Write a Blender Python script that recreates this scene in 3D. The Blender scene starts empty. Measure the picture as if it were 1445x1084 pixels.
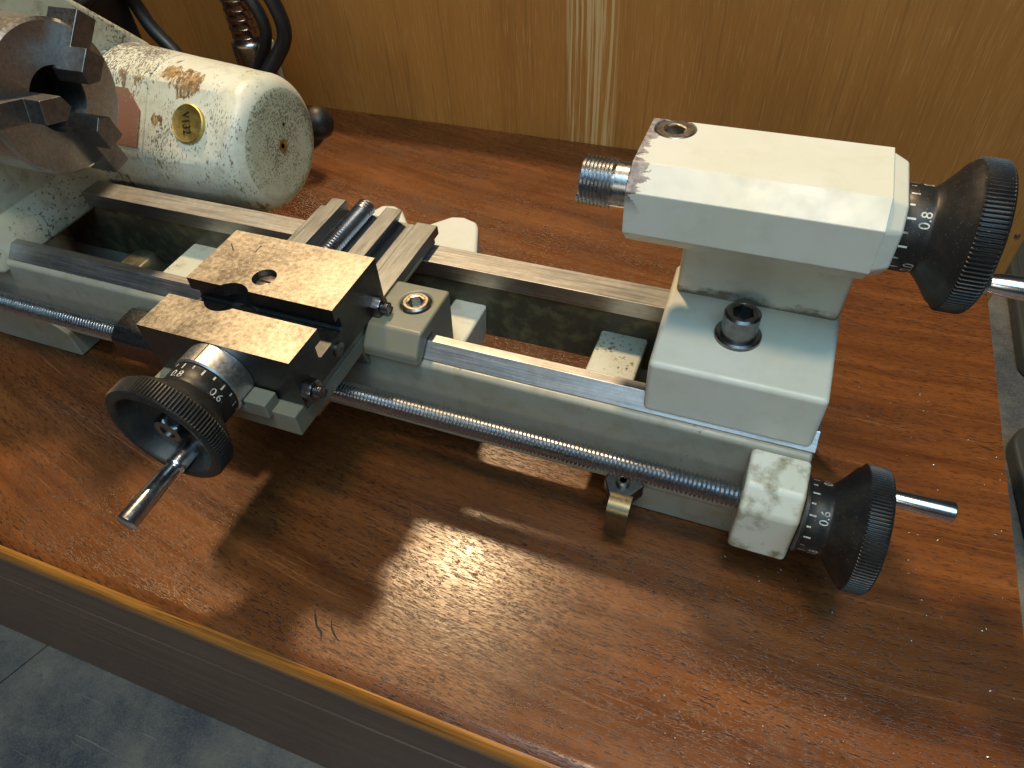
import bpy, bmesh, math, random
from mathutils import Vector, Matrix, Euler
random.seed(7)
U = 0.00118            # metres per working unit
ZB = 212.0             # height of the cabinet's base below the bed rails, in working units
scene = bpy.context.scene
COL = scene.collection
def W(x, y, z): return Vector((x*U, y*U, (z+ZB)*U))
R = math.radians

# ------------------------------------------------------------------ camera
CR = ((0.93349543, 0.35489196, -0.05136129), (0.22728475, -0.69636259, -0.68075016), (-0.27735884, 0.62380352, -0.73071283))
cam = bpy.data.cameras.new('camera'); camo = bpy.data.objects.new('camera', cam); COL.objects.link(camo)
X, Y, Z = Vector(CR[0]), -Vector(CR[1]), -Vector(CR[2])
M = Matrix((X, Y, Z)).transposed().to_4x4(); M.translation = W(18.787, -144.216, 143.863)
camo.matrix_world = M
cam.sensor_width = 36; cam.lens = 993.4/1445*36; cam.clip_start = 0.005; cam.clip_end = 50
scene.camera = camo
# ------------------------------------------------------------------ light
wd = bpy.data.worlds.new('World'); scene.world = wd; wd.use_nodes = True
bg = wd.node_tree.nodes['Background']; bg.inputs[0].default_value = (0.55, 0.6, 0.66, 1); bg.inputs[1].default_value = 0.035
def lamp(name, target, direc, dist, size, watts, col, size_y=None, shape='DISK', spread=180):
    l = bpy.data.lights.new(name, 'AREA'); l.shape = shape; l.size = size
    if size_y: l.size_y = size_y
    l.energy = watts; l.color = col; l.spread = R(spread)
    o = bpy.data.objects.new(name, l); COL.objects.link(o)
    d = Vector(direc).normalized(); o.location = W(*target) + d*dist
    o.rotation_euler = d.to_track_quat('Z', 'Y').to_euler()
    return o
lamp('rear_warm_lamp', (-20, -20, 0), (-0.375, 0.45, 1.0), 1.9, 0.16, 34, (1.0, 0.71, 0.39))
lamp('overhead_lamp', (0, 0, 0), (0.05, -0.22, 1.0), 1.3, 0.24, 6.4, (1.0, 0.73, 0.43))
lamp('window_light', (0, 0, 0), (0.22, -0.46, 1.0), 1.3, 1.0, 12.2, (0.42, 0.76, 1.0), 0.9, 'RECTANGLE')
lamp('room_light', (-120, 0, -20), (0.05, -1.0, 0.42), 1.5, 0.35, 2.2, (1.0, 0.93, 0.78))
vs = scene.view_settings; vs.view_transform = 'Standard'; vs.look = 'None'; vs.gamma = 1; vs.exposure = -0.06; vs.use_curve_mapping = False
scene.render.engine = 'CYCLES'
scene.cycles.max_bounces = 8

# ------------------------------------------------------------------ material helpers
class NT:
    def __init__(s, name):
        s.m = bpy.data.materials.new(name); s.m.use_nodes = True; s.t = s.m.node_tree
        s.b = s.t.nodes['Principled BSDF']; s._co = None
    def n(s, typ, **kw):
        nd = s.t.nodes.new(typ)
        for k, v in kw.items():
            if isinstance(k, str) and hasattr(nd, k) and k not in nd.inputs: setattr(nd, k, v)
            else: s.put(nd.inputs[k], v)
        return nd
    def put(s, inp, v):
        if isinstance(v, bpy.types.NodeSocket): s.t.links.new(v, inp)
        else:
            if isinstance(v, tuple) and len(v) == 3 and inp.type == 'RGBA': v = v+(1,)
            inp.default_value = v
    def set(s, **kw):
        for k, v in kw.items(): s.put(s.b.inputs[k.replace('_', ' ')], v)
    def co(s):
        if s._co is None: s._co = s.t.nodes.new('ShaderNodeTexCoord').outputs['Object']
        return s._co
    def map(s, scale=(1,1,1), rot=(0,0,0), loc=(0,0,0), src=None):
        nd = s.t.nodes.new('ShaderNodeMapping'); s.t.links.new(src or s.co(), nd.inputs[0])
        nd.inputs['Scale'].default_value = scale; nd.inputs['Rotation'].default_value = rot; nd.inputs['Location'].default_value = loc
        return nd.outputs[0]
    def noise(s, scale, detail=4, rough=.55, src=None, dist=0):
        nd = s.t.nodes.new('ShaderNodeTexNoise'); s.t.links.new(src or s.co(), nd.inputs['Vector'])
        nd.inputs['Scale'].default_value = scale; nd.inputs['Detail'].default_value = detail
        nd.inputs['Roughness'].default_value = rough; nd.inputs['Distortion'].default_value = dist
        return nd.outputs['Fac']
    def ramp(s, fac, stops):
        nd = s.t.nodes.new('ShaderNodeValToRGB'); s.put(nd.inputs[0], fac); e = nd.color_ramp.elements
        while len(e) < len(stops): e.new(.5)
        for el, (p, c) in zip(e, stops):
            el.position = p; el.color = (c, c, c, 1) if isinstance(c, (int, float)) else tuple(c)+(1,)
        return nd.outputs[0]
    def mix(s, fac, a, b, mode='MIX'):
        nd = s.t.nodes.new('ShaderNodeMix'); nd.data_type = 'RGBA'; nd.blend_type = mode
        s.put(nd.inputs[0], fac); s.put(nd.inputs[6], a); s.put(nd.inputs[7], b); return nd.outputs[2]
    def math(s, op, a, b=None, c=None):
        nd = s.t.nodes.new('ShaderNodeMath'); nd.operation = op; s.put(nd.inputs[0], a)
        if b is not None: s.put(nd.inputs[1], b)
        if c is not None: s.put(nd.inputs[2], c)
        return nd.outputs[0]
    def bump(s, h, strength=.3, dist=.0005):
        nd = s.t.nodes.new('ShaderNodeBump'); nd.inputs['Strength'].default_value = strength; nd.inputs['Distance'].default_value = dist
        s.put(nd.inputs['Height'], h); s.t.links.new(nd.outputs[0], s.b.inputs['Normal']); return nd
def paint(name, base, chip=.0, dirt=.3, chipcol=(.10,.075,.05), stretch=(1,1,1), scale=900, grime=.25, rust=0, worn=False, dense=0, foot=False, spots=()):
    """old enamel: fine pock marks, grime in patches, chips down to primer"""
    t = NT(name); big = t.noise(28, 5, .6); mid = t.noise(140, 5, .6)
    fine = t.noise(scale, 6, .68, t.map(stretch))
    col = t.mix(t.ramp(big, [(.3, 0), (.75, 1)]), base, tuple(c*.9 for c in base[:2])+(base[2]*.78,))
    g = t.math('MULTIPLY', t.ramp(mid, [(.48, 0), (.75, 1)]), grime)
    col = t.mix(g, col, (.22, .19, .09))
    p = t.math('ADD', fine, t.math('MULTIPLY', t.noise(34, 4, .6), .6))
    if dense:
        gx = t.math('DIVIDE', t.math('SUBTRACT', -90*U, t.n('ShaderNodeSeparateXYZ', Vector=t.co()).outputs[0]), 40*U)
        p = t.math('ADD', p, t.math('MULTIPLY', t.ramp(gx, [(0, 0), (1, 1)]), dense))
    mask = t.ramp(p, [(1.07-dirt*.24, 0), (1.09-dirt*.24, 1)])
    col = t.mix(t.math('MULTIPLY', mask, .85), col, chipcol)
    h = mask
    if chip:
        c1 = t.noise(75, 7, .72, t.map((stretch[0], stretch[1], stretch[2]))); cm = t.ramp(c1, [(.76-chip*.2, 0), (.772-chip*.2, 1)])
        cc = t.mix(t.ramp(t.noise(300, 3), [(.4, 0), (.6, 1)]), (.16, .13, .12), (.34, .22, .09) if rust else (.22, .19, .17))
        col = t.mix(cm, col, cc); h = t.math('MAXIMUM', mask, cm)
    for (sx, sy, sz, sr) in spots:   # bare rusty patches where the enamel has come off
        dv = t.n('ShaderNodeVectorMath', operation='DISTANCE'); t.put(dv.inputs[0], t.co()); dv.inputs[1].default_value = ((sx+100)*U, (sy-7)*U, (sz+48)*U)
        sm = t.ramp(t.math('SUBTRACT', t.math('ADD', t.math('MULTIPLY', t.noise(150, 6, .7, t.map(stretch)), 1.5), .25), t.math('DIVIDE', dv.outputs['Value'], sr*U)), [(.10, 0), (.14, 1)])
        sm = t.math('MULTIPLY', sm, t.ramp(t.noise(520, 5, .7, t.map(stretch)), [(.36, 0), (.46, 1)]))
        col = t.mix(sm, col, t.mix(t.ramp(t.noise(380, 4), [(.4, 0), (.6, 1)]), (.17, .10, .045), (.42, .27, .11))); h = t.math('MAXIMUM', h, sm)
    if foot:   # oily dirt gathered along the foot
        zz = t.math('DIVIDE', t.math('SUBTRACT', t.n('ShaderNodeSeparateXYZ', Vector=t.co()).outputs[2], 62.5*U), 6*U)
        fm = t.ramp(t.math('SUBTRACT', t.noise(190, 6, .7, t.map((.6, 1, 1))), t.math('MULTIPLY', zz, .45)), [(.22, 0), (.42, 1)])
        col = t.mix(t.math('MULTIPLY', fm, .85), col, (.12, .085, .05))
    if worn:   # paint knocked off along the left edge of the barrel
        d = t.math('DIVIDE', t.math('SUBTRACT', t.n('ShaderNodeSeparateXYZ', Vector=t.co()).outputs[0], 89.0*U), 9*U)
        zz = t.ramp(t.math('DIVIDE', t.n('ShaderNodeSeparateXYZ', Vector=t.co()).outputs[2], 120*U), [(.84, 0), (.88, 1)])
        wm = t.math('MULTIPLY', t.ramp(t.math('SUBTRACT', t.noise(160, 6, .65, t.map((.5, 1, 1))), t.math('MULTIPLY', d, .42)), [(.40, 0), (.41, 1)]), zz)
        col = t.mix(wm, col, t.mix(t.ramp(t.noise(500, 3), [(.4, 0), (.6, 1)]), (.34, .31, .30), (.17, .14, .13))); h = t.math('MAXIMUM', h, wm)
    t.set(Base_Color=col, Roughness=t.ramp(mid, [(.3, .28), (.8, .5)]), Specular_IOR_Level=.45)
    t.bump(t.math('SUBTRACT', t.math('MULTIPLY', t.noise(220, 2), .5), h), .35, .0002)
    return t.m
def metal(name, col, rough=.35, scr=(1,1,1), stain=None, amount=.4, bump=.12, scale=1, aniso=0):
    t = NT(name); s = t.noise(900*scale, 4, .65, t.map(scr)); b = t.noise(60, 5, .6); f = t.noise(420, 4, .6)
    c = t.mix(t.ramp(s, [(.3, 0), (.7, 1)]), tuple(x*.78 for x in col), tuple(min(1, x*1.15) for x in col))
    if stain: c = t.mix(t.math('MULTIPLY', t.ramp(t.math('ADD', t.math('MULTIPLY', b, .6), t.math('MULTIPLY', f, .4)), [(.45, 0), (.68, 1)]), amount), c, stain)
    t.set(Base_Color=c, Metallic=1.0, Roughness=t.ramp(t.math('ADD', t.math('MULTIPLY', s, .5), t.math('MULTIPLY', b, .5)), [(.3, rough*.75), (.7, min(1, rough*1.3))]))
    if aniso: t.set(Anisotropic=aniso)
    t.bump(s, bump, .0001); return t.m
def ground():
    t = NT('ground_steel'); fine = t.noise(1500, 4, .7); mid = t.noise(620, 6, .7); big = t.noise(40, 4, .6)
    c = t.mix(t.ramp(mid, [(.35, 0), (.65, 1)]), (.56, .51, .44), (.64, .59, .51))
    c = t.mix(t.math('MULTIPLY', t.ramp(t.noise(330, 6, .75), [(.62, 0), (.74, 1)]), .10), c, (.30, .20, .12))
    for k, (sx, sy, rot) in enumerate(((12, 2600, 20), (15, 2300, -48), (10, 2600, 75))):
        sc = t.ramp(t.noise(1, 2, .5, t.map((sx, sy, 40), rot=(0, 0, R(rot)), loc=(k, 2*k, 0))), [(.66, 0), (.70, 1)])
        c = t.mix(t.math('MULTIPLY', sc, .35), c, (.85, .80, .72) if k != 1 else (.25, .2, .16))
    t.set(Base_Color=c, Metallic=1.0, Roughness=t.ramp(t.math('ADD', t.math('MULTIPLY', big, .5), t.math('MULTIPLY', mid, .5)), [(.35, .26), (.65, .46)]))
    t.bump(t.math('ADD', fine, mid), .06, .0002); return t.m
def plain(name, col, rough=.5, metallic=0, dust=0, coat=0):
    t = NT(name); n = t.noise(180, 5, .6); c = t.mix(t.ramp(n, [(.35, 0), (.7, 1)]), col, tuple(x*.8 for x in col))
    if dust:
        d = t.ramp(t.noise(2600, 2, .5), [(.69, 0), (.73, 1)]); c = t.mix(t.math('MULTIPLY', d, dust), c, (.45, .36, .24))
        d2 = t.ramp(t.noise(70, 5, .7), [(.5, 0), (.8, 1)]); c = t.mix(t.math('MULTIPLY', d2, dust*.35), c, (.25, .19, .12))
    t.set(Base_Color=c, Roughness=t.ramp(n, [(.3, rough*.8), (.8, min(1, rough*1.3))]), Metallic=metallic)
    if coat: t.set(Coat_Weight=coat, Coat_Roughness=.15)
    return t.m

CREAM = (.50, .50, .43)
m_tail = paint('enamel_clean', (.70, .70, .65), chip=.0, dirt=.27, grime=.12, scale=620, worn=True)
m_pillar = paint('enamel_pillar', (.72, .715, .65), chip=.0, dirt=.20, grime=.2, scale=620, foot=True)
m_bed = paint('enamel_bed_shaded', (.33, .33, .29), chip=.12, dirt=.36, grime=.55, scale=700)  # same cream paint; dirt and occlusion shade put into the darker base
m_rib = paint('enamel_rib', (.62, .62, .54), chip=.12, dirt=.5, grime=.45, scale=700)
m_grime_shade = paint('oily_shaded_casting', (.075, .066, .045), chip=.1, dirt=.5, grime=.8, scale=500)  # bed interior: oily grime, with its shade put into the dark base too
m_block = paint('enamel_stained', (.74, .73, .66), chip=.1, dirt=.34, grime=1.3, scale=620)
m_motor = paint('enamel_chipped', (.74, .745, .66), chip=.80, dirt=.60, grime=.4, stretch=(1.8, .6, .6), scale=900, rust=1, dense=.085, chipcol=(.075, .058, .045), spots=((-195.5, 58, 33.5, 7.5), (-205, 61, 35, 4.5), (-207, 45, 24, 4)))
m_motorcap = paint('enamel_speckled', (.60, .62, .49), chip=.0, dirt=1.02, grime=.35, scale=1050, chipcol=(.17, .16, .09))
m_head = paint('enamel_head', (.62, .61, .50), chip=.2, dirt=.5, grime=.6, scale=600)
m_apron = paint('enamel_apron', (.20, .205, .175), chip=.1, dirt=.35, grime=.8, scale=600)
m_slide = ground()
m_slideside = metal('shaded_steel', (.115, .118, .122), .42, (1, 1, 1), (.05, .05, .05), .6, .15)  # slide's unlit sides: shade put into a darker copy of its steel
m_dove = metal('dovetail_steel', (.29, .31, .33), .44, (1, .08, 1), (.16, .16, .15), .4)
m_rail = metal('rail_steel', (.44, .455, .475), .40, (.03, 1, 1), (.22, .17, .13), .45, .3, 1.5)
m_screw = metal('thread_steel', (.50, .52, .55), .28, (1, 1, 1), (.25, .23, .21), .3, .0)
m_chrome = metal('chrome', (.80, .80, .82), .2, (.2, 1, 1), (.35, .33, .30), .25, .03)
m_bolt = metal('bolt_steel', (.24, .24, .25), .3, (1, 1, 1), (.06, .05, .04), .5, .1)
m_bolt2 = metal('worn_bolt', (.42, .38, .33), .36, (1, 1, 1), (.10, .08, .06), .6, .1)
m_chuck = metal('chuck_steel', (.48, .475, .465), .38, (1, 1, 1), (.20, .17, .15), .45, .06)
m_jaw = metal('jaw_steel', (.27, .27, .27), .42, (1, 1, 1), (.08, .06, .05), .6, .2)
m_alu = metal('bracket_alloy', (.62, .64, .64), .42, (1, 1, 1), (.4, .36, .3), .5, .08)
m_clip = metal('spring_brass', (.19, .16, .10), .35, (1, 1, 1), (.18, .14, .08), .5)
m_black = plain('black_plastic', (.012, .012, .013), .46, dust=.5)
m_rubber = plain('black_rubber', (.014, .015, .017), .42)
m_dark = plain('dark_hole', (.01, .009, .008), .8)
t_ = NT('white_ink'); t_.set(Base_Color=t_.mix(t_.ramp(t_.noise(420, 5, .7), [(.46, 0), (.66, 1)]), (.68, .66, .58), (.10, .095, .085)), Roughness=.6); m_white = t_.m
m_badge = metal('brass_badge', (.60, .47, .16), .45, (1, 1, 1), (.22, .16, .05), .7, .3, .4)
m_label = paint('red_label', (.30, .15, .12), chip=.5, dirt=.9, grime=.5, scale=900, chipcol=(.45, .38, .32))
m_neck = metal('gooseneck_chrome', (.42, .37, .34), .25, (1, 1, 1), (.2, .16, .14), .5, .02)
m_paper = plain('white_plastic', (.62, .64, .62), .5)
m_greenlabel = plain('yellow_green', (.30, .28, .05), .6)

def wood_desk():
    t = NT('oak_desk'); sp = t.n('ShaderNodeSeparateXYZ', **{'Vector': t.co()}).outputs
    x, y = sp[0], sp[1]
    a, b = .152, -.00104/U*.5
    wob = t.math('MULTIPLY', t.math('SUBTRACT', t.noise(9, 2), .5), .007)
    v = t.math('ADD', t.math('ADD', y, t.math('MULTIPLY', x, a)), t.math('ADD', t.math('MULTIPLY', t.math('MULTIPLY', x, x), b), wob))
    cb = t.n('ShaderNodeCombineXYZ', X=x, Y=v, Z=sp[2]).outputs[0]
    band = t.noise(1, 4, .6, t.map((5, 75, 20), src=cb)); band2 = t.noise(1, 5, .62, t.map((14, 260, 20), src=cb))
    patch = t.noise(13, 4, .6)
    col = t.mix(t.ramp(t.math('ADD', t.math('MULTIPLY', band, .6), t.math('MULTIPLY', band2, .4)), [(.34, 0), (.66, 1)]), (.074, .023, .007), (.205, .071, .018))
    col = t.mix(t.math('MULTIPLY', t.ramp(patch, [(.42, 0), (.66, 1)]), .4), col, (.050, .021, .011))
    fleck = t.ramp(t.noise(1, 2, .5, t.map((22, 1000, 60), loc=(3, 1, 0), src=cb)), [(.66, 0), (.72, 1)])
    col = t.mix(t.math('MULTIPLY', fleck, .30), col, (.34, .15, .06))
    pore = t.ramp(t.noise(1, 3, .6, t.map((300, 2500, 60), src=cb)), [(.535, 0), (.60, 1)])
    zone = t.ramp(t.noise(1, 2, .5, t.map((6, 60, 10), loc=(1, 2, 0), src=cb)), [(.3, .45), (.6, 1)])
    pore = t.math('MULTIPLY', pore, zone)
    col = t.mix(t.math('MULTIPLY', pore, .85), col, (.022, .009, .006))
    scr = t.ramp(t.noise(1, 2, .5, t.map((60, 2200, 10), rot=(0, 0, R(58)))), [(.735, 0), (.75, 1)])
    col = t.mix(t.math('MULTIPLY', scr, .3), col, (.45, .34, .25))
    rough = t.ramp(t.math('ADD', t.math('MULTIPLY', t.noise(45, 5, .65), .7), t.math('MULTIPLY', band2, .3)), [(.35, .19), (.65, .34)])
    t.set(Base_Color=col, Roughness=rough, Specular_IOR_Level=.42)
    fine = t.noise(1, 3, .6, t.map((420, 900, 60), src=cb))
    h = t.math('SUBTRACT', t.math('ADD', t.math('MULTIPLY', band2, .25), t.math('MULTIPLY', fine, .5)), t.math('MULTIPLY', pore, .9))
    t.bump(h, .26, .0003); return t.m
def wood_plain(name, c1, c2, axis=0, dens=1.0, rough=.45, c3=None, streak=.35):
    t = NT(name); s = [260*dens]*3; s[axis] = 7*dens; s2 = [1100*dens]*3; s2[axis] = 16*dens
    a = t.noise(1, 5, .62, t.map(tuple(s))); b = t.noise(1, 3, .5, t.map(tuple(s2)))
    col = t.mix(t.ramp(t.math('ADD', t.math('MULTIPLY', a, .65), t.math('MULTIPLY', b, .35)), [(.36, 0), (.64, 1)]), c1, c2)
    if c3: col = t.mix(t.math('MULTIPLY', t.ramp(b, [(.58, 0), (.68, 1)]), streak), col, c3)
    t.set(Base_Color=col, Roughness=t.ramp(a, [(.3, rough*.8), (.7, rough*1.2)])); t.bump(b, .25, .0002); return t.m
def wood_wall():
    t = NT('teak_veneer'); lean = t.math('MULTIPLY', t.math('SUBTRACT', t.noise(4, 2), .5), .007)
    sp = t.n('ShaderNodeSeparateXYZ', **{'Vector': t.co()}).outputs
    xx = t.math('ADD', sp[0], lean); cb = t.n('ShaderNodeCombineXYZ', X=xx, Y=sp[1], Z=sp[2]).outputs[0]
    a = t.noise(1, 4, .6, t.map((45, 1, 2.5), src=cb)); b = t.noise(1, 5, .65, t.map((420, 1, 8), src=cb)); c = t.noise(1, 3, .55, t.map((1500, 1, 60), src=cb))
    col = t.mix(t.ramp(t.math('ADD', t.math('MULTIPLY', a, .5), t.math('MULTIPLY', b, .5)), [(.25, 0), (.75, 1)]), (.30, .118, .024), (.49, .218, .048))
    d = t.ramp(b, [(.56, 0), (.64, 1)]); col = t.mix(t.math('MULTIPLY', d, .35), col, (.12, .052, .016))
    p = t.ramp(c, [(.56, 0), (.66, 1)]); col = t.mix(t.math('MULTIPLY', p, .4), col, (.56, .31, .10))
    # pale sapwood stripe
    dist = t.math('ABSOLUTE', t.math('SUBTRACT', sp[0], -78*U)); band = t.ramp(t.math('DIVIDE', dist, 17*U), [(.62, 1), (.85, 0)])
    pm = t.math('MULTIPLY', band, t.ramp(t.noise(1, 4, .65, t.map((620, 1, 9), src=cb)), [(.46, 0), (.56, 1)]))
    col = t.mix(t.math('MULTIPLY', pm, .8), col, (.66, .46, .21))
    t.set(Base_Color=col, Roughness=.48); t.bump(t.math('ADD', b, c), .22, .0002); return t.m
m_desk = wood_desk(); m_wall = wood_wall()
m_edge = wood_plain('amber_lit_edge', (.12, .036, .009), (.60, .25, .040), 0, 1.6, .3, (.03, .012, .006), .9)  # rounded edge of the same board; glancing light put into the amber colour
m_front = wood_plain('dark_front', (.100, .056, .036), (.180, .110, .075), 0, .9, .5, (.03, .02, .015), .4)
def slate():
    t = NT('slate_bench'); a = t.noise(11, 7, .72); b = t.noise(900, 5, .7); c = t.noise(60, 6, .75)
    col = t.mix(t.ramp(a, [(.38, 0), (.62, 1)]), (.042, .052, .066), (.155, .152, .134))
    col = t.mix(t.math('MULTIPLY', t.ramp(b, [(.45, 0), (.75, 1)]), .3), col, (.30, .30, .27))
    col = t.mix(t.math('MULTIPLY', t.ramp(c, [(.60, 0), (.68, 1)]), .6), col, (.03, .032, .035))
    s = t.ramp(t.noise(1, 2, .5, t.map((20, 700, 10), rot=(0, 0, R(-35)))), [(.68, 0), (.72, 1)])
    col = t.mix(t.math('MULTIPLY', s, .35), col, (.34, .33, .30))
    t.set(Base_Color=col, Roughness=t.ramp(c, [(.3, .35), (.7, .6)])); t.bump(b, .2, .0003); return t.m
m_bench = slate()

# ------------------------------------------------------------------ mesh helpers (working units in, metres out)
BASE = [Vector((0, 0, 0))]
def finish(name, bm, mat, parent=None, bevel=0, seg=2, smooth=35, base=None):
    base = BASE[0] if base is None else base
    bmesh.ops.remove_doubles(bm, verts=bm.verts, dist=1e-5)
    bmesh.ops.recalc_face_normals(bm, faces=bm.faces)
    for v in bm.verts: v.co = W(*v.co) - base
    me = bpy.data.meshes.new(name); bm.to_mesh(me); bm.free()
    me.materials.append(mat) if not isinstance(mat, (list, tuple)) else [me.materials.append(q) for q in mat]
    for p in me.polygons: p.use_smooth = True
    try: me.set_sharp_from_angle(angle=R(smooth))
    except Exception: pass
    o = bpy.data.objects.new(name, me); COL.objects.link(o)
    if parent is not None: o.parent = parent
    else: o.location = base
    if bevel:
        b = o.modifiers.new('bevel', 'BEVEL'); b.width = bevel*U; b.segments = seg; b.limit_method = 'ANGLE'; b.angle_limit = R(32); b.harden_normals = True
    return o
def thing(name, label, cat, at, group=None):
    o = bpy.data.objects.new(name, None); COL.objects.link(o); o.location = W(*at); o.empty_display_size = .02
    o['label'] = label; o['category'] = cat
    if group: o['group'] = group
    BASE[0] = o.location.copy(); return o
def tag(o, label, cat, group=None):
    o['label'] = label; o['category'] = cat
    if group: o['group'] = group
    return o
def poly(bm, pts): return bm.faces.new([bm.verts.new(p) for p in pts])
def box(bm, x0, x1, y0, y1, z0, z1):
    prism(bm, [(x0, y0), (x1, y0), (x1, y1), (x0, y1)], 'z', z0, z1)
def prism(bm, prof, axis, a, b, prof2=None):
    """extrude a 2D profile along an axis; x: (y,z), y: (x,z), z: (x,y). prof2 = profile at the far end"""
    f = {'x': lambda p, t: (t, p[0], p[1]), 'y': lambda p, t: (p[0], t, p[1]), 'z': lambda p, t: (p[0], p[1], t)}[axis]
    A = [bm.verts.new(f(p, a)) for p in prof]; B = [bm.verts.new(f(p, b)) for p in (prof2 or prof)]
    n = len(A)
    for i in range(n): bm.faces.new((A[i], A[(i+1) % n], B[(i+1) % n], B[i]))
    bm.faces.new(A); bm.faces.new(B[::-1])
def frame(o, d, up=None):
    """matrix: local z -> d"""
    d = Vector(d).normalized(); up = Vector(up) if up else (Vector((0, 0, 1)) if abs(d.z) < .9 else Vector((0, 1, 0)))
    x = up.cross(d).normalized(); y = d.cross(x)
    m = Matrix((x, y, d)).transposed().to_4x4(); m.translation = Vector(o); return m
def lathe(bm, prof, mat4, seg=48, mod=None, cap=(True, True)):
    """prof list of (r, t); mod(r, t, k) gives another radius for segment k"""
    rows = []
    for r, t in prof:
        row = []
        for k in range(seg):
            a = 2*math.pi*k/seg; rr = mod(r, t, k) if mod else r
            row.append(bm.verts.new(mat4 @ Vector((rr*math.cos(a), rr*math.sin(a), t))))
        rows.append(row)
    for A, B in zip(rows, rows[1:]):
        for k in range(seg): bm.faces.new((A[k], A[(k+1) % seg], B[(k+1) % seg], B[k]))
    if cap[0]: bm.faces.new(rows[0][::-1])
    if cap[1]: bm.faces.new(rows[-1])
def thread(bm, r0, r1, pitch, t0, t1, mat4, seg=32):
    n = int((t1-t0)/pitch)*2; rows = []
    for i in range(n+2):
        r = r1 if i % 2 else r0
        rows.append([bm.verts.new(mat4 @ Vector((r*math.cos(2*math.pi*k/seg), r*math.sin(2*math.pi*k/seg), t0+i*pitch/2+pitch*k/seg))) for k in range(seg)])
    for i in range(n+1):
        for k in range(seg-1): bm.faces.new((rows[i][k], rows[i][k+1], rows[i+1][k+1], rows[i+1][k]))
        if i+3 < len(rows): bm.faces.new((rows[i][-1], rows[i+2][0], rows[i+3][0], rows[i+1][-1]))
def tube(bm, pts, r, seg=12, caps=True):
    pts = [Vector(p) for p in pts]; rows = []; up = Vector((.3, .2, 1)).normalized(); prev = None
    for i, p in enumerate(pts):
        d = (pts[min(i+1, len(pts)-1)]-pts[max(i-1, 0)]).normalized()
        if prev is None: x = up.cross(d).normalized()
        else: x = (prev - d*prev.dot(d)).normalized()
        prev = x; y = d.cross(x); rr = r(i/(len(pts)-1)) if callable(r) else r
        rows.append([bm.verts.new(p+(x*math.cos(2*math.pi*k/seg)+y*math.sin(2*math.pi*k/seg))*rr) for k in range(seg)])
    for A, B in zip(rows, rows[1:]):
        for k in range(seg): bm.faces.new((A[k], A[(k+1) % seg], B[(k+1) % seg], B[k]))
    if caps: bm.faces.new(rows[0][::-1]); bm.faces.new(rows[-1])
def spline(pts, n=12):
    P = [Vector(p) for p in pts]; P = [2*P[0]-P[1]]+P+[2*P[-1]-P[-2]]; out = []
    for i in range(1, len(P)-2):
        for k in range(n):
            t = k/n; a, b, c, d = P[i-1:i+3]
            out.append(.5*((2*b)+(c-a)*t+(2*a-5*b+4*c-d)*t*t+(3*b-a-3*c+d)*t**3))
    out.append(P[-2]); return out
def rrect(x0, x1, y0, y1, r, n=5):
    out = []
    for cx, cy, a0 in ((x1-r, y0+r, -90), (x1-r, y1-r, 0), (x0+r, y1-r, 90), (x0+r, y0+r, 180)):
        for k in range(n+1):
            a = R(a0+90*k/n); out.append((cx+r*math.cos(a), cy+r*math.sin(a)))
    return out
def cut(o, cutters, mats=None):
    """subtract bmesh cutters from object o (boolean applied)"""
    tmp = []
    for bmc in cutters:
        bmesh.ops.recalc_face_normals(bmc, faces=bmc.faces)
        for v in bmc.verts: v.co = W(*v.co) - BASE[0]
        me = bpy.data.meshes.new('cut'); bmc.to_mesh(me); bmc.free()
        c = bpy.data.objects.new('cut', me); COL.objects.link(c)
        c.location = BASE[0]
        m = o.modifiers.new('b', 'BOOLEAN'); m.operation = 'DIFFERENCE'; m.solver = 'EXACT'; m.object = c; tmp.append(c)
    bv = [m for m in o.modifiers if m.type == 'BEVEL']
    bpy.context.view_layer.update()
    spec = [(m.width, m.segments) for m in bv]
    for m in bv: o.modifiers.remove(m)
    bpy.context.view_layer.update()
    me = bpy.data.meshes.new_from_object(o.evaluated_get(bpy.context.evaluated_depsgraph_get()))
    o.modifiers.clear(); old = o.data; o.data = me; me.name = old.name
    for c in tmp: bpy.data.objects.remove(c)
    for p in me.polygons: p.use_smooth = True
    me.set_sharp_from_angle(angle=R(35))
    for w, s in spec:
        b = o.modifiers.new('bevel', 'BEVEL'); b.width = w; b.segments = s; b.limit_method = 'ANGLE'; b.angle_limit = R(32); b.harden_normals = True
def text_mesh(body, size):
    cu = bpy.data.curves.new('t', 'FONT'); cu.body = body; cu.size = size; cu.align_x = 'CENTER'; cu.align_y = 'CENTER'; cu.resolution_u = 3
    o = bpy.data.objects.new('t', cu); COL.objects.link(o); bpy.context.view_layer.update()
    me = bpy.data.meshes.new_from_object(o.evaluated_get(bpy.context.evaluated_depsgraph_get()))
    vs_ = [v.co.copy() for v in me.vertices]; fs = [tuple(p.vertices) for p in me.polygons]
    bpy.data.objects.remove(o); bpy.data.meshes.remove(me); return vs_, fs
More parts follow.
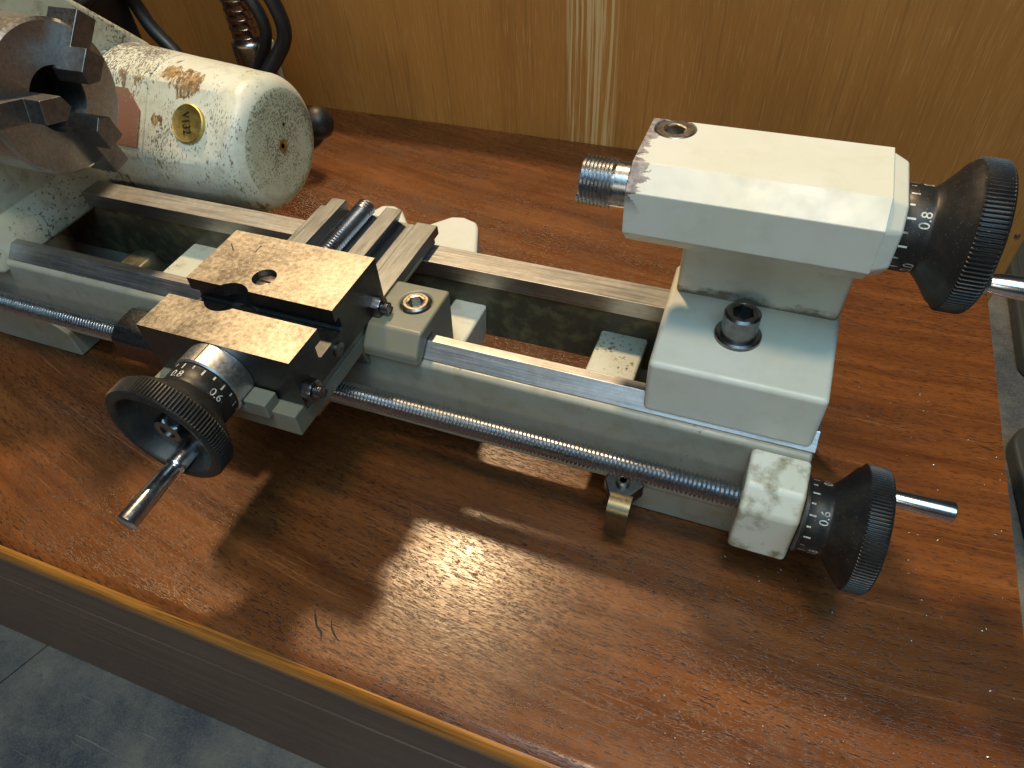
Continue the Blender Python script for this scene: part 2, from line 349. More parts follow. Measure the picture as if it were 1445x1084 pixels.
def socket_screw(name, o, d, r, h, mat, parent, hexr, chamf=.3, depth=2.2, spin=0):
    """socket head cap screw: knurled-smooth cylinder with a hex pocket"""
    m = frame(o, d) @ Matrix.Rotation(spin, 4, 'Z'); bm = bmesh.new(); N = 48
    prof = [(r, 0), (r, h-chamf), (r-chamf, h), (hexr*1.32, h), (hexr*1.28, h-.12)]
    lathe(bm, prof, m, N, cap=(True, False))
    bm.verts.ensure_lookup_table(); last = bm.verts[-N:]
    def hx(k):
        a = 2*math.pi*k/N; s = (a+math.pi/6) % (math.pi/3)-math.pi/6; return hexr*math.cos(math.pi/6)/math.cos(s)*1.16
    A = [bm.verts.new(m @ Vector((hx(k)*math.cos(2*math.pi*k/N), hx(k)*math.sin(2*math.pi*k/N), h-.22))) for k in range(N)]
    B = [bm.verts.new(m @ Vector((hx(k)*math.cos(2*math.pi*k/N), hx(k)*math.sin(2*math.pi*k/N), h-depth))) for k in range(N)]
    for P, Q in ((list(last), A), (A, B)):
        for k in range(N): bm.faces.new((P[k], P[(k+1) % N], Q[(k+1) % N], Q[k]))
    bm.faces.new(B)
    return finish(name, bm, mat, parent, smooth=30)
def hex_nut(name, o, d, r, h, mat, parent, hole=.55, spin=0):
    m = frame(o, d) @ Matrix.Rotation(spin, 4, 'Z'); bm = bmesh.new(); N = 48
    def md(rr, t, k):
        if rr < r*.84: return rr
        a = 2*math.pi*k/N; s = (a+math.pi/6) % (math.pi/3)-math.pi/6; return min(rr, r*math.cos(math.pi/6)/math.cos(s))
    lathe(bm, [(r, 0), (r, h*.86), (r*.86, h), (r*hole, h), (r*hole, h-.5)], m, N, md)
    return finish(name, bm, mat, parent, smooth=25)
def make_wheel(parent, o, d, up, num_at, handle_at, first=.6, handle_len=14.5, seam=0):
    """graduated dial with a flared knurled handwheel and a crank handle, axis along d"""
    m = frame(o, d, up); N = 108*4
    def kn(r, t, k): return r*(1-.034*(1 if k % 4 in (0, 1) else 0)) if 12.2 <= t <= 16.7 and r > 15.9 else r
    prof = [(9.2, 0), (9.45, .3), (9.45, 7.1), (9.2, 7.9), (9.4, 8.5), (10.4, 9.6), (12.2, 11.2), (14.0, 12.6), (15.0, 13.4), (15.5, 14.2), (15.9, 14.6), (16.4, 14.9), (16.4, 19.2), (16.1, 19.7), (15.5, 20.2), (14.3, 20.4), (13.6, 20.1), (13.2, 19.4), (12.6, 16.0), (11.5, 14.6), (6.0, 13.2), (5.6, 13.4)]
    prof = [(r_, t_ if t_ < 7 else t_-2.6) for r_, t_ in prof]; bm = bmesh.new(); lathe(bm, prof, m, N, kn)
    w = finish('handwheel', bm, m_black, parent, smooth=40)
    # figures and graduation lines, wrapped round the drum
    bm = bmesh.new(); r = 9.5
    def put(phi, s, t): return m @ Vector((r*math.cos(phi-s/r), r*math.sin(phi-s/r), t))
    for k in range(5):
        phi = R(num_at+72*(k)); txt = '%.1f' % ((first+.2*k) % 1.0) if abs((first+.2*k) % 1.0) > 1e-6 and abs((first+.2*k) % 1.0-1) > 1e-6 else '0.0'
        vs_, fs = text_mesh(txt, 3.1)
        V = [bm.verts.new(put(phi, v.x, 4.15-v.y)) for v in vs_]
        for f in fs:
            try: bm.faces.new([V[i] for i in f])
            except ValueError: pass
    for k in range(20):
        phi = R(num_at+18*k); L = 1.7 if k % 2 == 0 else 1.0; q = .22
        poly(bm, [put(phi, -q, .5), put(phi, q, .5), put(phi, q, .5+L), put(phi, -q, .5+L)])
    me = finish('dial_marking', bm, m_white, w, base=BASE[0])
    # nut in the dish
    nb = m @ Vector((0, 0, 10.4)); hn = hex_nut('axle_nut', nb, m.to_3x3() @ Vector((0, 0, 1)), 4.3, 5.2, m_bolt, w, .5)
    # crank handle
    ph = R(handle_at); hb = m @ Matrix.Translation((11.0*math.cos(ph), 11.0*math.sin(ph), -2.6)); bm = bmesh.new()
    lathe(bm, [(2.7, 14.0), (2.7, 20.6), (2.5, 21.4), (2.0, 21.8), (2.05, 22.3), (2.3, 23.6), (2.75, 21+handle_len), (2.7, 21.6+handle_len), (2.2, 22+handle_len)], hb, 32)
    finish('crank_handle', bm, m_chrome, w, smooth=45)
    return w

# ================================================================== SETTING
BASE[0] = Vector((0, 0, 0))
def struct(o): o['kind'] = 'structure'; return o
bm = bmesh.new(); box(bm, -900, 900, -700, 900, -232, -212.2); bench = struct(finish('bench_top', bm, m_bench))
cut_b = bmesh.new(); prism(cut_b, [(-284.4, -93), (-283.3, -93), (-340.5, -260), (-341.6, -260)], 'z', -218, -200); cut(bench, [cut_b])
bm = bmesh.new(); prism(bm, rrect(-560, 138, -212, 44, 1), 'y', 199, 207); struct(finish('back_wall', bm, m_wall, bevel=.8))
bm = bmesh.new(); lathe(bm, [(1.2, 0), (1.2, .5), (.3, .9)], frame((134.3, 199, -65), (0, -1, 0)), 16); tag(finish('nail', bm, m_bolt2), 'tiny nail head near the right edge of the veneered back panel', 'nail')

# ---------------------------------------------------------------- cabinet
cab = thing('wooden_cabinet', 'low wooden cabinet with a worn red-brown oak top, carrying the lathe', 'cabinet', (-100, 50, -212))
r = 3.2; prof = [(198.6, -48), (198.6, -61.5), (-97.0, -61.5)]
prof += [(-99.2+1.2*math.cos(R(a)), -59.5+2*math.sin(R(a))) for a in (250, 215, 180)]
prof += [(-96.2-r*math.sin(R(a)), -51.2+r*math.cos(R(a))) for a in (90, 70, 50, 30, 15, 0)]
bm = bmesh.new()
# top surface as its own board, rounded edge strip in front of it
prism(bm, [(198.6, -48), (198.6, -61.5), (-94.6, -61.5), (-94.6, -50.0)]+[(-93.7-6.0*math.sin(R(a_)), -53.9+5.9*math.cos(R(a_))) for a_ in (36, 30, 24, 18, 12, 6, 0)], 'x', -560, 110.3)
top = finish('top_board', bm, m_desk, cab, smooth=30)
bm = bmesh.new(); prism(bm, [(-94.65, -50.05)]+[(-93.7-5.95*math.sin(R(a_)), -53.95+5.85*math.cos(R(a_))) for a_ in range(37, 98, 6)]+[(-99.5, -57.5), (-98.8, -60.4), (-97.6, -62.4), (-96.2, -63.4), (-94.65, -63.6)], 'x', -559, 110.0)
finish('edge_band', bm, m_edge, cab, smooth=60)
def scratch(pts, w, mat, name):
    b = bmesh.new(); P = [Vector((x, y, -47.93)) for x, y in pts]; Ls = []
    for i, p in enumerate(P):
        d = (P[min(i+1, len(P)-1)]-P[max(i-1, 0)]).normalized(); n_ = Vector((-d.y, d.x, 0)); k = w*(.25 if i in (0, len(P)-1) else random.uniform(.7, 1.2)); Ls.append((p-n_*k, p+n_*k))
    for (a0, a1), (b0, b1) in zip(Ls, Ls[1:]): poly(b, [a0, b0, b1, a1])
    finish(name, b, mat, top)
scratch([(-76.9, -82.4), (-75, -84.9), (-73.6, -86.6), (-71.4, -87.7), (-70.4, -89.4)], .36, m_dark, 'gouge')
scratch([(-70.8, -83.0), (-69.6, -85.2), (-67.6, -87.0), (-65.0, -88.4)], .28, m_dark, 'gouge')
scratch([(59.3, -26.5), (66, -29.0), (73, -31.9), (82, -34.6), (92, -37.2)], .07, m_bolt2, 'scratch')
bm = bmesh.new(); box(bm, -558, 108, -95.4, 197, -99.4, -63.8); finish('frame_rail', bm, m_front, cab, bevel=.8)
bm = bmesh.new(); box(bm, -557.5, 107.4, -93.4, 197, -211.9, -99.5); finish('carcass', bm, m_front, cab)
bm = bmesh.new(); box(bm, -556, 106, -95.2, -93.5, -211.0, -102.6); finish('drawer_front', bm, m_front, cab, bevel=.7)

# ================================================================== LATHE
L = thing('bench_lathe', 'small cream-painted bench lathe with black handwheels, worn paint and chips', 'lathe', (-100, 7, -48))
AXY, AXZ = 6.5, 50.0
# ---- bed casting
bm = bmesh.new()
prism(bm, [(-18.4, -5.2), (-18.4, -36), (-11.5, -36), (-11.5, -6.5), (-16.6, -4.15)], 'x', -262, 45.0)     # front wall
bed = finish('bed', bm, m_bed, L, bevel=.9)
bm = bmesh.new(); prism(bm, [(24.6, -6.2), (24.6, -30.6), (31.0, -30.6), (31.0, -6.2)], 'x', -262, 45.0); finish('rear_wall', bm, m_grime_shade, bed, bevel=.9)
def bedpart(name, fn, mat=m_bed, bev=.8, par=None):
    b = bmesh.new(); fn(b); return finish(name, b, mat, par or bed, bevel=bev)
bedpart('foot', lambda b: prism(b, [(-7, -35), (45.2, -35), (45.2, -47.7), (-4.5, -47.7)], 'y', -18.2, -12.5))
bedpart('foot', lambda b: prism(b, [(-300, -30), (-233, -30), (-225, -36), (-224.6, -47.8), (-300, -47.8)], 'y', -20.2, -10))
bedpart('foot', lambda b: prism(b, [(-12, -29), (45, -29), (45, -47.7), (-9, -47.7)], 'y', 25.2, 30.6))
bedpart('foot', lambda b: prism(b, [(-300, -29), (-90, -29), (-78, -32), (-72, -47.7), (-300, -47.7)], 'y', 25.2, 30.6))
bedpart('end_wall', lambda b: box(b, 38, 45.15, -17.9, 30.5, -47.5, -6.4))
for x0, x1, zt in ((-190, -176, -16), (-76, -63.5, -16), (-22.5, -6.5, -16)):
    bedpart('cross_rib', lambda b: prism(b, [(x0, zt), (x1, zt), (x1-1.5, zt-16), (x0+1.5, zt-16)], 'y', -12, 25.2), m_rib, bev=1.2)
bedpart('casting_lug', lambda b: prism(b, rrect(-222, -200, -4, 24, 6), 'z', -44, -20, rrect(-217, -205, 0, 20, 5)), m_grime_shade, bev=2)
# rear foot with two humps
bm = bmesh.new()
ol = [(-150, 30), (-146, 66), (-137.5, 84), (-132, 85), (-127.5, 83), (-121, 75), (-117, 74.2), (-113, 75), (-104.5, 84.5), (-99, 85.6), (-92.5, 83.5), (-90.5, 80), (-83.6, 62), (-82, 30)]
prism(bm, ol, 'z', -48, -25, [(x, y-1) for x, y in ol]); finish('rear_foot', bm, m_tail, bed, bevel=1.6, seg=3)
# rails
rail_f = [(-9.5, 0), (-12.5, 0), (-16.5, -4.05), (-16.5, -6.4), (-9.5, -6.4)]
bm = bmesh.new(); prism(bm, rail_f, 'x', -262, 45.4); finish('front_rail', bm, m_rail, L, bevel=.18)
bm = bmesh.new(); prism(bm, [(22.6, 0), (22.6, -6.1), (32.0, -6.1), (32.0, 0)], 'x', -262, 45.4); finish('rear_rail', bm, m_rail, L, bevel=.18)
# bearing block at the bed's right end
bm = bmesh.new()
prism(bm, [(-17.6, -5.6), (-21, -5.9), (-28.5, -7.6), (-33.2, -13.2), (-33.6, -31), (-20, -33), (-17.6, -33)], 'x', 30.2, 45.3)
blk = finish('bearing_block', bm, m_block, L, bevel=1.3, seg=3)
bm = bmesh.new(); lathe(bm, [(10.1, 0), (10.1, .7), (9.3, 1.0)], frame((45.3, -27, -16), (1, 0, 0)), 48); finish('bearing_ring', bm, m_black, blk)
# ---- lead screw
bm = bmesh.new(); ms = frame((-262, -27, -16), (1, 0, 0)); thread(bm, 2.65, 3.45, 1.2, 0, 292.0, ms, 36); finish('lead_screw', bm, m_screw, L, smooth=24)
bm = bmesh.new(); lathe(bm, [(2.5, 291), (2.5, 309)], ms, 24); finish('screw_shaft', bm, m_screw, L)
make_wheel(L, (45.9, -27, -16), (1, 0, 0), (0, 1, 0), 216, 100, .6, 16)
# ---- nut bracket left of the saddle
nb = bmesh.new(); prism(nb, [(-33.5, -22), (-33.5, -13), (-30, -9.5), (-20, -9), (-20, -22)], 'x', -178, -131); finish('lead_nut', nb, m_bolt, L, bevel=1.2)

# ---- saddle
sad = bmesh.new(); prism(sad, [(-54.8, 4.9), (-54.8, -3.0), (-21, -3.0), (-19, -10), (-17.2, -10), (-17.2, -3.2), (-12.6, .3), (22.4, .3), (22.4, 2.0), (-49.2, 2.0), (-49.2, 4.9)], 'x', -131.6, -84.4)
saddle = finish('saddle', sad, m_apron, L, bevel=.5)
bm = bmesh.new(); prism(bm, [(-131.2, 2.0), (-84.5, 2.0), (-84.5, 5.45), (-92.6, 5.45), (-92.9, 4.2), (-99.8, 4.2), (-97.3, 9.4), (-103.7, 9.4), (-103.7, 5), (-119.6, 5), (-119.6, 9.4), (-125.3, 9.4), (-123, 4.2), (-128, 4.2), (-128.2, 5.45), (-131.2, 5.45)], 'y', -49, 35.6)
finish('dovetail', bm, m_dove, saddle, bevel=.35)
bm = bmesh.new(); prism(bm, [(-131.1, .4), (-84.45, .4), (-84.45, 2.6), (-131.1, 2.6)], 'y', 22.5, 32.2); finish('rear_flange', bm, m_dove, saddle, bevel=.4)
bm = bmesh.new(); thread(bm, 2.4, 3.3, 1.3, 0, 30, frame((-111.6, 4, 8.2), (0, 1, 0)), 24); lathe(bm, [(2.7, 27), (3.0, 28), (3.0, 31), (2.6, 31.5)], frame((-111.6, 4, 8.2), (0, 1, 0)), 24); finish('cross_screw', bm, m_screw, saddle, smooth=24)
# clamp pad on the front rail, right of the slide
bm = bmesh.new()
prism(bm, [(5.2, 5.2), (-15.6, 5.2), (-20.4, -.6), (-20.6, -4.0), (-17.0, -4.0), (-12.6, .25), (-9.0, .25), (-9.0, -14), (3.5, -14)], 'x', -84.6, -66.2)
pad = finish('clamp_pad', bm, m_apron, saddle, bevel=.9, seg=3)
c = bmesh.new(); lathe(c, [(4.9, 2.4), (4.9, 12)], frame((-73.9, -3.2, 0), (0, 0, 1)), 40); cut(pad, [c])
socket_screw('clamp_screw', (-73.9, -3.2, 2.4), (0, 0, 1), 4.4, 3.4, m_bolt2, saddle, 2.3, .6, 2.8)

# ---- cross slide
x0, x1, zt, zb = -132.1, -83.5, 21.4, 5.6
bm = bmesh.new(); box(bm, x0, x1, -50.6, -5.3, zb, zt)
slide = finish('cross_slide', bm, [m_slide, m_slideside], L, bevel=.22)
c1 = bmesh.new(); box(c1, x0-5, x1+5, -37.1, -29.6, 12.9, zt+5)
c2 = bmesh.new(); prism(c2, [(-40.0, 17.3), (-40.0, 13.4), (-39.3, 12.8), (-28.2, 12.8), (-27.4, 13.4), (-27.4, 17.3)], 'x', x0-5, x1+5)
c3 = bmesh.new(); lathe(c3, [(6.1, 12.5), (6.1, 30)], frame((-115.3, -33.4, 0), (0, 0, 1)), 48)
c4 = bmesh.new(); lathe(c4, [(3.6, 18.6), (3.6, 30)], frame((-109.9, -22.7, 0), (0, 0, 1)), 40)
c5 = bmesh.new(); box(c5, x0+24, x1-2, -60, -47, 3, 7.2)
cut(slide, [c1, c2, c3, c4])
for p in slide.data.polygons: p.material_index = 0 if (p.normal.z > .8 and p.center.z > (20.9+ZB)*U-BASE[0].z) else 1
bm = bmesh.new(); lathe(bm, [(3.45, 18.4), (3.45, 19.3), (2.8, 19.7)], frame((-109.9, -22.7, 0), (0, 0, 1)), 32); sc = finish('slot_screw', bm, m_bolt2, slide)
c = bmesh.new(); box(c, -113.6, -106.2, -23.15, -22.25, 19.0, 22); cut(sc, [c])
for a, b in (((-122.0, -10.0), (-120.9, -13.0)), ((-111.5, -8.6), (-112.2, -13.0))):
    pass
for xa, ya, xb, yb in ((-129.5, -11.6, -126.5, -14.6), (-119.6, -9.9, -119.7, -13.4)):
    b = bmesh.new(); d = Vector((xb-xa, yb-ya, 0)).normalized(); nrm = Vector((-d.y, d.x, 0))*.16
    A, B = Vector((xa, ya, zt+.03)), Vector((xb, yb, zt+.03)); poly(b, [A-nrm, B-nrm, B+nrm, A+nrm]); finish('scribed_line', b, m_dark, slide)
for (y, z, k) in ((-10.5, 7.6, 0), (-47.6, 9.2, .3)):
    hex_nut('gib_nut', (-83.5, y, z), (1, 0, 0), 3.3, 2.6, m_bolt, slide, .55, k)
    b = bmesh.new(); thread(b, 1.5, 1.85, .6, 0, 4.4, frame((-83.5, y, z), (1, 0, 0)), 20); lathe(b, [(1.6, 3.6), (1.5, 4.7)], frame((-83.5, y, z), (1, 0, 0)), 20); finish('gib_screw', b, m_bolt, slide)
b = bmesh.new(); lathe(b, [(2.2, 0), (2.2, .5), (1.8, .7)], frame((-83.5, -31.7, 8.9), (1, 0, 0)), 24); finish('gib_screw', b, m_bolt, slide)
# feed bracket and its wheel
fb = bmesh.new(); prism(fb, [(-124.5, 3.2), (-91.5, 3.2), (-91.5, 8.6), (-98.5, 8.6), (-98.5, 6), (-118, 6), (-118, 8.6), (-124.5, 8.6)], 'y', -56.4, -50.9); bracket = finish('feed_bracket', fb, m_apron, L, bevel=.5)
CX, CZ = -108.0, 11.2
b = bmesh.new(); lathe(b, [(9.9, 0), (9.9, 6.2), (9.5, 6.7)], frame((CX, -50.7, CZ), (0, -1, 0)), 64); finish('bearing_boss', b, m_alu, bracket)
b = bmesh.new(); box(b, CX-.14, CX+.14, -56.8, -50.7, CZ+9.82, CZ+9.96); finish('index_line', b, m_dark, bracket)
make_wheel(L, (CX, -57.6, CZ), (0, -1, 0), (0, 0, -1), 281, 86, .8, 17.5)

# ---- tailstock
tb = bmesh.new()
prism(tb, [(0.2, -16.3), (44.0, -16.3), (44.7, 26.5), (-1.2, 26.5)], 'z', -3.6, 14.9)
tail = finish('tailstock', tb, m_tail, L, bevel=1.6, seg=4)
b = bmesh.new()
prism(b, [(1.0, 13.8), (43.6, 13.8), (44.2, 27), (-.5, 27)], 'z', 14, 46, [(2.0, 8), (43.4, 8), (43.4, 24), (2.0, 24)]); finish('pillar', b, m_pillar, tail, bevel=1.2, seg=3)
oc = [(-3.8, 62.7), (16.8, 62.7), (22.5, 58.3), (22.6, 47.8), (17.5, 42.6), (-4.6, 42.6), (-9.6, 47.8), (-9.5, 58.3)]
b = bmesh.new(); prism(b, oc, 'x', -10.6, 42.5)
bm_ = b; ocR = [(AXY+(y-AXY)*.94, AXZ+(z-AXZ)*.95) for y, z in oc]
barrel = finish('barrel', b, m_tail, tail, bevel=.7, seg=3)
b = bmesh.new(); prism(b, [(AXY+(y-AXY)*.985, AXZ+(z-AXZ)*.985-.1) for y, z in oc], 'x', 41.5, 46.2, [(AXY+(y-AXY)*.84, AXZ+(z-AXZ)*.84) for y, z in oc]); finish('barrel_end', b, m_tail, tail, bevel=.8, seg=3)
c = bmesh.new(); lathe(c, [(4.9, 59.5), (4.9, 70)], frame((-4.6, 12.9, 0), (0, 0, 1)), 40); cut(barrel, [c])
mq = frame((0, AXY, AXZ), (-1, 0, 0)); b = bmesh.new()
thread(b, 5.55, 6.15, .95, 16.0, 23.6, mq, 40)
lathe(b, [(5.7, 9), (8.6, 9.1), (8.6, 11.4), (8.0, 12.2), (6.2, 12.2), (5.5, 12.9), (5.5, 16.4), (5.5, 24.2), (5.0, 24.7), (3.6, 24.7), (3.2, 18)], mq, 48); finish('quill', b, m_screw, tail, smooth=24)
socket_screw('lock_screw', (-4.6, 12.9, 59.6), (0, 0, 1), 4.5, 3.0, m_bolt2, tail, 2.1, .3, 2.6)
b = bmesh.new(); lathe(b, [(6.0, 0), (6.0, 1.0), (5.5, 1.5), (3, 1.5)], frame((19.9, .3, 14.9), (0, 0, 1)), 48); finish('washer', b, m_bolt, tail)
socket_screw('clamp_bolt', (19.9, .3, 16.3), (0, 0, 1), 4.6, 7.0, m_bolt, tail, 2.5, .6, 3.5, .2)
make_wheel(L, (46.4, AXY, AXZ), (1, 0, 0), (0, 1, 0), 226, 287, .8)
# ---- spring clip under the lead screw
cl = bmesh.new(); prism(cl, [(-7.0, -20.0), (3.2, -20.0), (4.6, -23.0), (1.0, -28.5), (-4.5, -28.5), (-7.0, -24)], 'z', -34, -29); clip = finish('rack_clip', cl, m_bolt, L, bevel=.5)
pts = [(-30, -29), (-32.4, -30), (-33.6, -33), (-33.9, -40.5)]; cl = bmesh.new()
prism(cl, [(-27.5, -28.9), (-30.6, -29.1), (-32.8, -30.4), (-33.8, -33), (-34.2, -41), (-33.2, -41), (-32.7, -33.2), (-31.7, -31.4), (-30, -30.2), (-27.5, -30)], 'x', -4.0, 2.4); finish('spring_tongue', cl, m_clip, clip, smooth=60)
socket_screw('clip_screw', (-1.6, -23.5, -29), (0, 0, 1), 2.1, 1.6, m_bolt2, clip, 1.0, .5)

# ---- headstock
hb = bmesh.new()
prism(hb, [(-24, -8), (-24, 20), (-20, 55), (-8, 76), (12, 82), (38, 82), (63, 57.3), (90, 31), (90, -8)], 'x', -330, -240); head = finish('headstock', hb, m_head, L, bevel=3, seg=4)
b = bmesh.new(); prism(b, [(-330, -9), (-236, -9), (-236, .6), (-243, 14), (-330, 14)], 'y', -21, 44); finish('headstock_base', b, m_head, head, bevel=2, seg=3)
b = bmesh.new(); lathe(b, [(21, 0), (21, 12), (19, 14), (10, 14)], frame((-241, AXY, AXZ), (1, 0, 0)), 64); finish('spindle_nose', b, m_head, head)
# ---- chuck
ck = bmesh.new(); mc = frame((-197, AXY, AXZ), (1, 0, 0), (0, 1, 0))
lathe(ck, [(6, -14), (9.3, -14), (9.5, -2), (9.9, 0), (22.3, 0), (23.3, -1.0), (23.4, -8), (23.4, -19), (21.5, -20.5), (17, -21), (17, -30)], mc, 96); chuck = finish('chuck', ck, m_chuck, L, smooth=40)
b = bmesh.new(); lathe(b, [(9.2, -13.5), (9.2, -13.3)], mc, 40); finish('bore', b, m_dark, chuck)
for ang in (44, 166, 284):
    a = R(ang); er = Vector((0, math.cos(a), math.sin(a))); et = Vector((0, -math.sin(a), math.cos(a))); ex = Vector((1, 0, 0)); cc = Vector((-197, AXY, AXZ))
    jb = bmesh.new()
    P = [(8.2, -1), (8.2, 11.5), (15.5, 11.5), (15.5, 5.0), (27.0, 5.0), (27.0, -7), (22.8, -7), (22.8, -1)]
    for s0, s1 in ((-3.5, 3.5),):
        A = [jb.verts.new(cc+er*r_+ex*h_+et*s0) for r_, h_ in P]; B = [jb.verts.new(cc+er*r_+ex*h_+et*s1) for r_, h_ in P]; n = len(P)
        for i in range(n): jb.faces.new((A[i], A[(i+1) % n], B[(i+1) % n], B[i]))
        jb.faces.new(A); jb.faces.new(B[::-1])
    # pointed tip
    T = [[cc+er*8.2+ex*h_+et*s for s in (-3.5, 3.5)]+[cc+er*5.6+ex*h_] for h_ in (-1, 11.5)]
    A = [jb.verts.new(q) for q in T[0]]; B = [jb.verts.new(q) for q in T[1]]
    for i in range(3): jb.faces.new((A[i], A[(i+1) % 3], B[(i+1) % 3], B[i]))
    jb.faces.new(A); jb.faces.new(B[::-1])
    finish('jaw', jb, m_jaw, chuck, bevel=.3)
# ---- motor
MY, MZ = 67.0, 6.5
b = bmesh.new(); mm = frame((-168, MY, MZ), (-1, 0, 0), (0, 1, 0)); NS = 96
def facet(r_, t, k):
    # local angle -> world direction; flat facet faces front and slightly up
    a = 2*math.pi*k/NS; d = mm.to_3x3() @ Vector((math.cos(a), math.sin(a), 0)); an = math.degrees(math.atan2(d.z, -d.y))
    if t < 3: return r_
    best = 1e9
    for c_, lim in ((39, 30),):
        dd = math.cos(R(an-c_))
        if abs(an-c_) < 60: best = min(best, (r_*.87)/max(dd, .2))
    k_ = min(1, (t-3)/14)
    return r_ if best > r_ else r_*(1-k_)+best*k_
lathe(b, [(10, 0), (18.5, 0)]+[(18.5+8.3*math.sin(R(a_)), 8.3-8.3*math.cos(R(a_))) for a_ in range(8, 90, 8)]+[(26.8, 9), (27.0, 12), (27.4, 16), (27.8, 20), (28.2, 25), (28.9, 34), (29.5, 43), (29.6, 43.3), (29.2, 43.6), (29.2, 44.2), (29.7, 44.6), (31.2, 62), (33, 90), (33, 150)], mm, NS, facet)
motor = finish('motor_housing', b, m_motor, L, smooth=17)

for p in motor.data.polygons: 
    if p.center.x > (-168.9*U-BASE[0].x): p.material_index = 1
motor.data.materials.append(m_motorcap)
b = bmesh.new(); lathe(b, [(2.6, 0), (2.6, .25), (1.6, .3), (.5, -.3)], frame((-168.0, MY, MZ), (1, 0, 0)), 24); finish('end_screw', b, m_badge, motor)
b = bmesh.new(); lathe(b, [(.7, 0), (.7, .1)], frame((-168.0, MY+4, MZ+7.2), (1, 0, 0)), 12); finish('pin_hole', b, m_dark, motor)
# facet frame: outward normal, axis
fa = R(39); fn = Vector((0, -math.cos(fa), math.sin(fa))); fu = Vector((0, math.sin(fa), math.cos(fa)))
def fac(x, h, out): 
    t = -168-x; rr = 28.2+(t-25)*.073; return Vector((x, MY, MZ))+fn*(rr*.87+out)+fu*h
mb = frame(fac(-192.5, 0, .5), fn, (1, 0, 0)); b = bmesh.new(); lathe(b, [(7.3, -1.2), (7.3, .45), (6.9, .8), (6.3, .55), (.1, .55)], mb, 48); badge = finish('badge', b, m_badge, motor)
vs_, fs = text_mesh('V132', 5.0); b = bmesh.new()
rx = -fu; ry = Vector((1, 0, 0)); tc = fac(-192.9, 0, 1.1)
def tp(v, o): q = Matrix.Rotation(R(14), 2) @ Vector((v.x*.8, v.y)); return tc+rx*q.x+ry*q.y+fn*o
lo = [b.verts.new(tp(v, 0)) for v in vs_]; hi = [b.verts.new(tp(v, .35)) for v in vs_]
from collections import Counter
ed = Counter()
for f in fs:
    b.faces.new([hi[i] for i in f])
    for i, j in zip(f, f[1:]+f[:1]): ed[(i, j)] += 1
for (i, j) in list(ed):
    if (j, i) not in ed: b.faces.new((lo[i], lo[j], hi[j], hi[i]))
finish('badge_lettering', b, m_clip, badge)
b = bmesh.new(); P = [(-262, -12), (-214.5, -12), (-214.5, 2), (-221, 9.5), (-262, 9.5)]
A = [b.verts.new(fac(x, h, .12)) for x, h in P]; B = [b.verts.new(fac(x, h, .6)) for x, h in P]; n = len(P)
for i in range(n): b.faces.new((A[i], A[(i+1) % n], B[(i+1) % n], B[i]))
b.faces.new(A[::-1]); b.faces.new(B); finish('rating_plate', b, m_label, motor)
b = bmesh.new(); lathe(b, [(2, -12), (2, -6), (4, -5.2), (6.4, -3.4), (7.4, 0), (6.4, 3.4), (4.2, 5.4), (1.5, 6.4), (.1, 6.6)], frame((-178, 106, -4), (.75, .35, .1)), 32); finish('lever_knob', b, m_black, motor)
b = bmesh.new(); prism(b, [(-300, -48), (-205, -48), (-212, -20), (-300, -20)], 'y', 52, 88); finish('motor_foot', b, m_head, motor, bevel=2)

# ================================================================== things behind the lathe
g = thing('gooseneck_lamp', 'chrome gooseneck lamp stem standing behind the motor', 'lamp', (-252, 158, -48))
b = bmesh.new(); N_ = 46; prof = []
for k in range(N_): 
    z = 5+k*4.4
    prof += [(7.5, z), (7.55, z+3.5), (7.95, z+3.8), (7.95, z+4.15), (7.5, z+4.35)]
gm = frame((-249, 158, 0), (0, 0, 1)); rows = []
lathe(b, prof, gm, 32)
for v in b.verts:
    if v.co.z > 70: 
        k = v.co.z-70; v.co.x -= k*k*.004; v.co.y += k*k*.001
finish('flexible_neck', b, m_neck, g, smooth=60)
b = bmesh.new(); lathe(b, [(9.6, -40), (9.6, 5), (9.2, 6.4), (8.6, 7), (7.2, 6.6)], gm, 40); finish('collar', b, m_neck, g)
b = bmesh.new(); lathe(b, [(26, -47.9), (26, -43), (23, -40), (10, -39.5)], gm, 64); finish('lamp_foot', b, m_black, g)
e = Vector((-252-131*131*.004, 158+131*131*.001, 205)); b = bmesh.new(); lathe(b, [(8, -6), (12, 0), (22, 10), (27, 30), (26, 30), (21, 11), (8, 2)], frame(e, (-.8, .1, -.45)), 48); finish('lamp_shade', b, m_black, g)
BASE[0] = W(-252, 158, -48)
b = bmesh.new(); tube(b, spline([(-244, 150, 50), (-238, 150, 36), (-231.5, 150, 25), (-230, 150, 16), (-233.5, 150, 7), (-240, 150.5, -2), (-246, 151, -14), (-249, 152, -47)], 14), 3.0, 16)
tag(finish('lamp_cord', b, m_rubber), 'glossy dark cord hanging close beside the chrome gooseneck stem', 'cord')
b = bmesh.new(); tube(b, spline([(-330, 112, 10), (-318, 118, 24), (-304, 124, 36), (-306, 145, 34), (-308, 150, 22), (-303, 150, 10), (-292, 149, -2), (-275, 143, -20), (-252, 138, -24), (-236, 142, -8), (-225, 148, 5), (-219.5, 150, 14), (-219.5, 150, 25), (-226, 150, 38), (-250, 154, 60), (-290, 156, 80)], 14), 3.6, 16)
tag(finish('power_cable', b, m_rubber), 'thick black power cable looping up behind the motor housing', 'cable')
p = thing('power_supply', 'black box with a yellow-green label half hidden behind the headstock', 'power supply', (-330, 150, -48))
b = bmesh.new(); box(b, -392, -312, 122, 150, -47.9, 48); finish('case', b, m_rubber, p, bevel=2, seg=3)
b = bmesh.new(); box(b, -345, -314, 121.2, 121.9, -10, 12); finish('sticker', b, m_greenlabel, p)
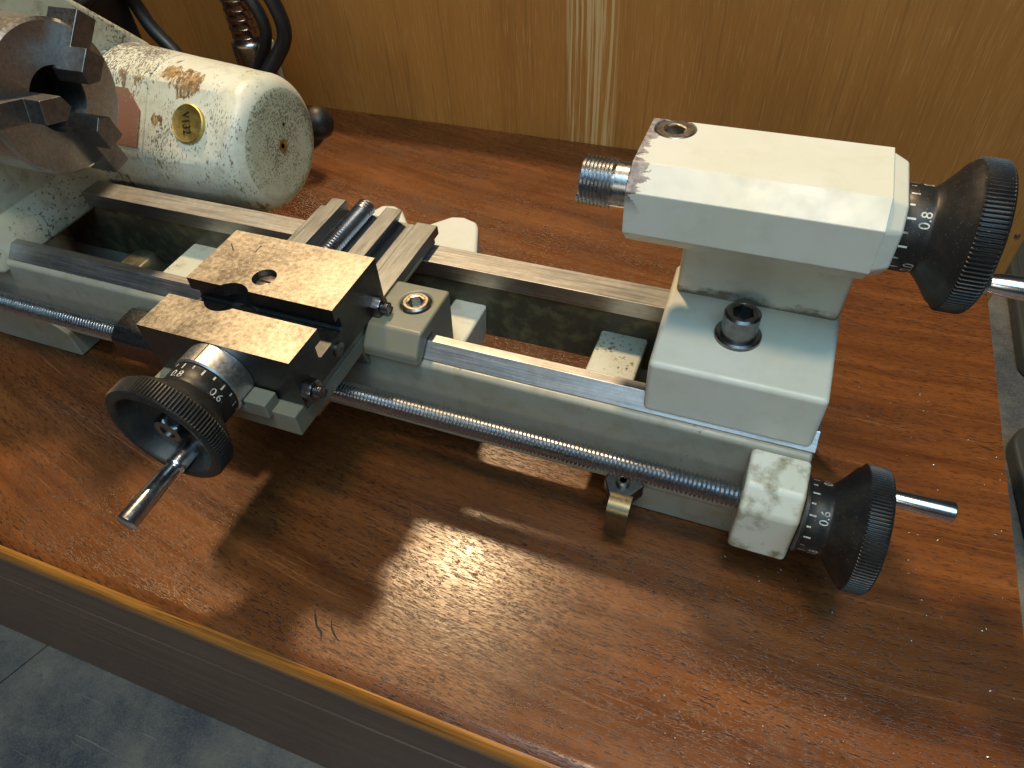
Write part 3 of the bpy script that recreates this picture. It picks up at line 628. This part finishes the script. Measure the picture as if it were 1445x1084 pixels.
b = bmesh.new(); box(b, -260, -250, 170, 179, -47.9, -.5); tag(finish('wall_plug', b, m_paper, base=W(-255, 175, -48), bevel=2, seg=3), 'small white plastic block standing behind the lamp stem near the cable', 'plug')

# grey trays on the bench, right of the cabinet
def tray(name, lab, x0, x1, y0, y1, r_, rot):
    t_ = thing(name, lab, 'tray', ((x0+x1)/2, (y0+y1)/2, -212)); b = bmesh.new()
    prism(b, rrect(x0, x1, y0, y1, r_, 8), 'z', -212.1, -200); finish('body', b, m_tray, t_, bevel=2.5, seg=3)
    b = bmesh.new(); prism(b, rrect(x0+5, x1-5, y0+5, y1-5, r_, 8), 'z', -200.3, -199.2); finish('lid', b, m_tray, t_, bevel=.5)
    t_.rotation_euler.z = rot
m_tray = plain('grey_plastic', (.04, .047, .047), .45)
tray('storage_tray', 'grey tray with rounded corners on the bench, beyond the back right cabinet corner', 201, 330, 265, 420, 16, 0)
tray('storage_tray', 'grey tray on the bench nearest the cabinet right edge', 192, 330, 90, 222, 20, .08)

# loose swarf on the cabinet top
BASE[0] = W(0, 0, -48); b = bmesh.new()
for k in range(210):
    if k < 200: x, y = random.uniform(20, 109), random.uniform(-90, 60)
    else: x, y = random.uniform(-200, 100), random.uniform(-92, 120)
    s = random.uniform(.08, .20)*random.choice((1, 1, 1, 1.6)); a = random.uniform(0, 6.28); l = s*random.choice((1, 1.2, 1.8)); d = Vector((math.cos(a), math.sin(a), random.uniform(-.1, .4))); n = Vector((-d.y, d.x, random.uniform(-.4, .4)))
    c = Vector((x, y, -47.75+random.uniform(0, .2))); A = [b.verts.new(q) for q in (c-d*l-n*s*.5, c+d*l-n*s*.4, c+d*l*.9+n*s*.5, c-d*l+n*s*.5)]; T_ = b.verts.new(c+Vector((0, 0, s*.6)))
    b.faces.new(A[::-1])
    for i in range(4): b.faces.new((A[i], A[(i+1) % 4], T_))
sw = finish('metal_swarf', b, m_alu); sw['kind'] = 'stuff'; sw['label'] = 'tiny bright metal chips scattered over the oak cabinet top'; sw['category'] = 'swarf'
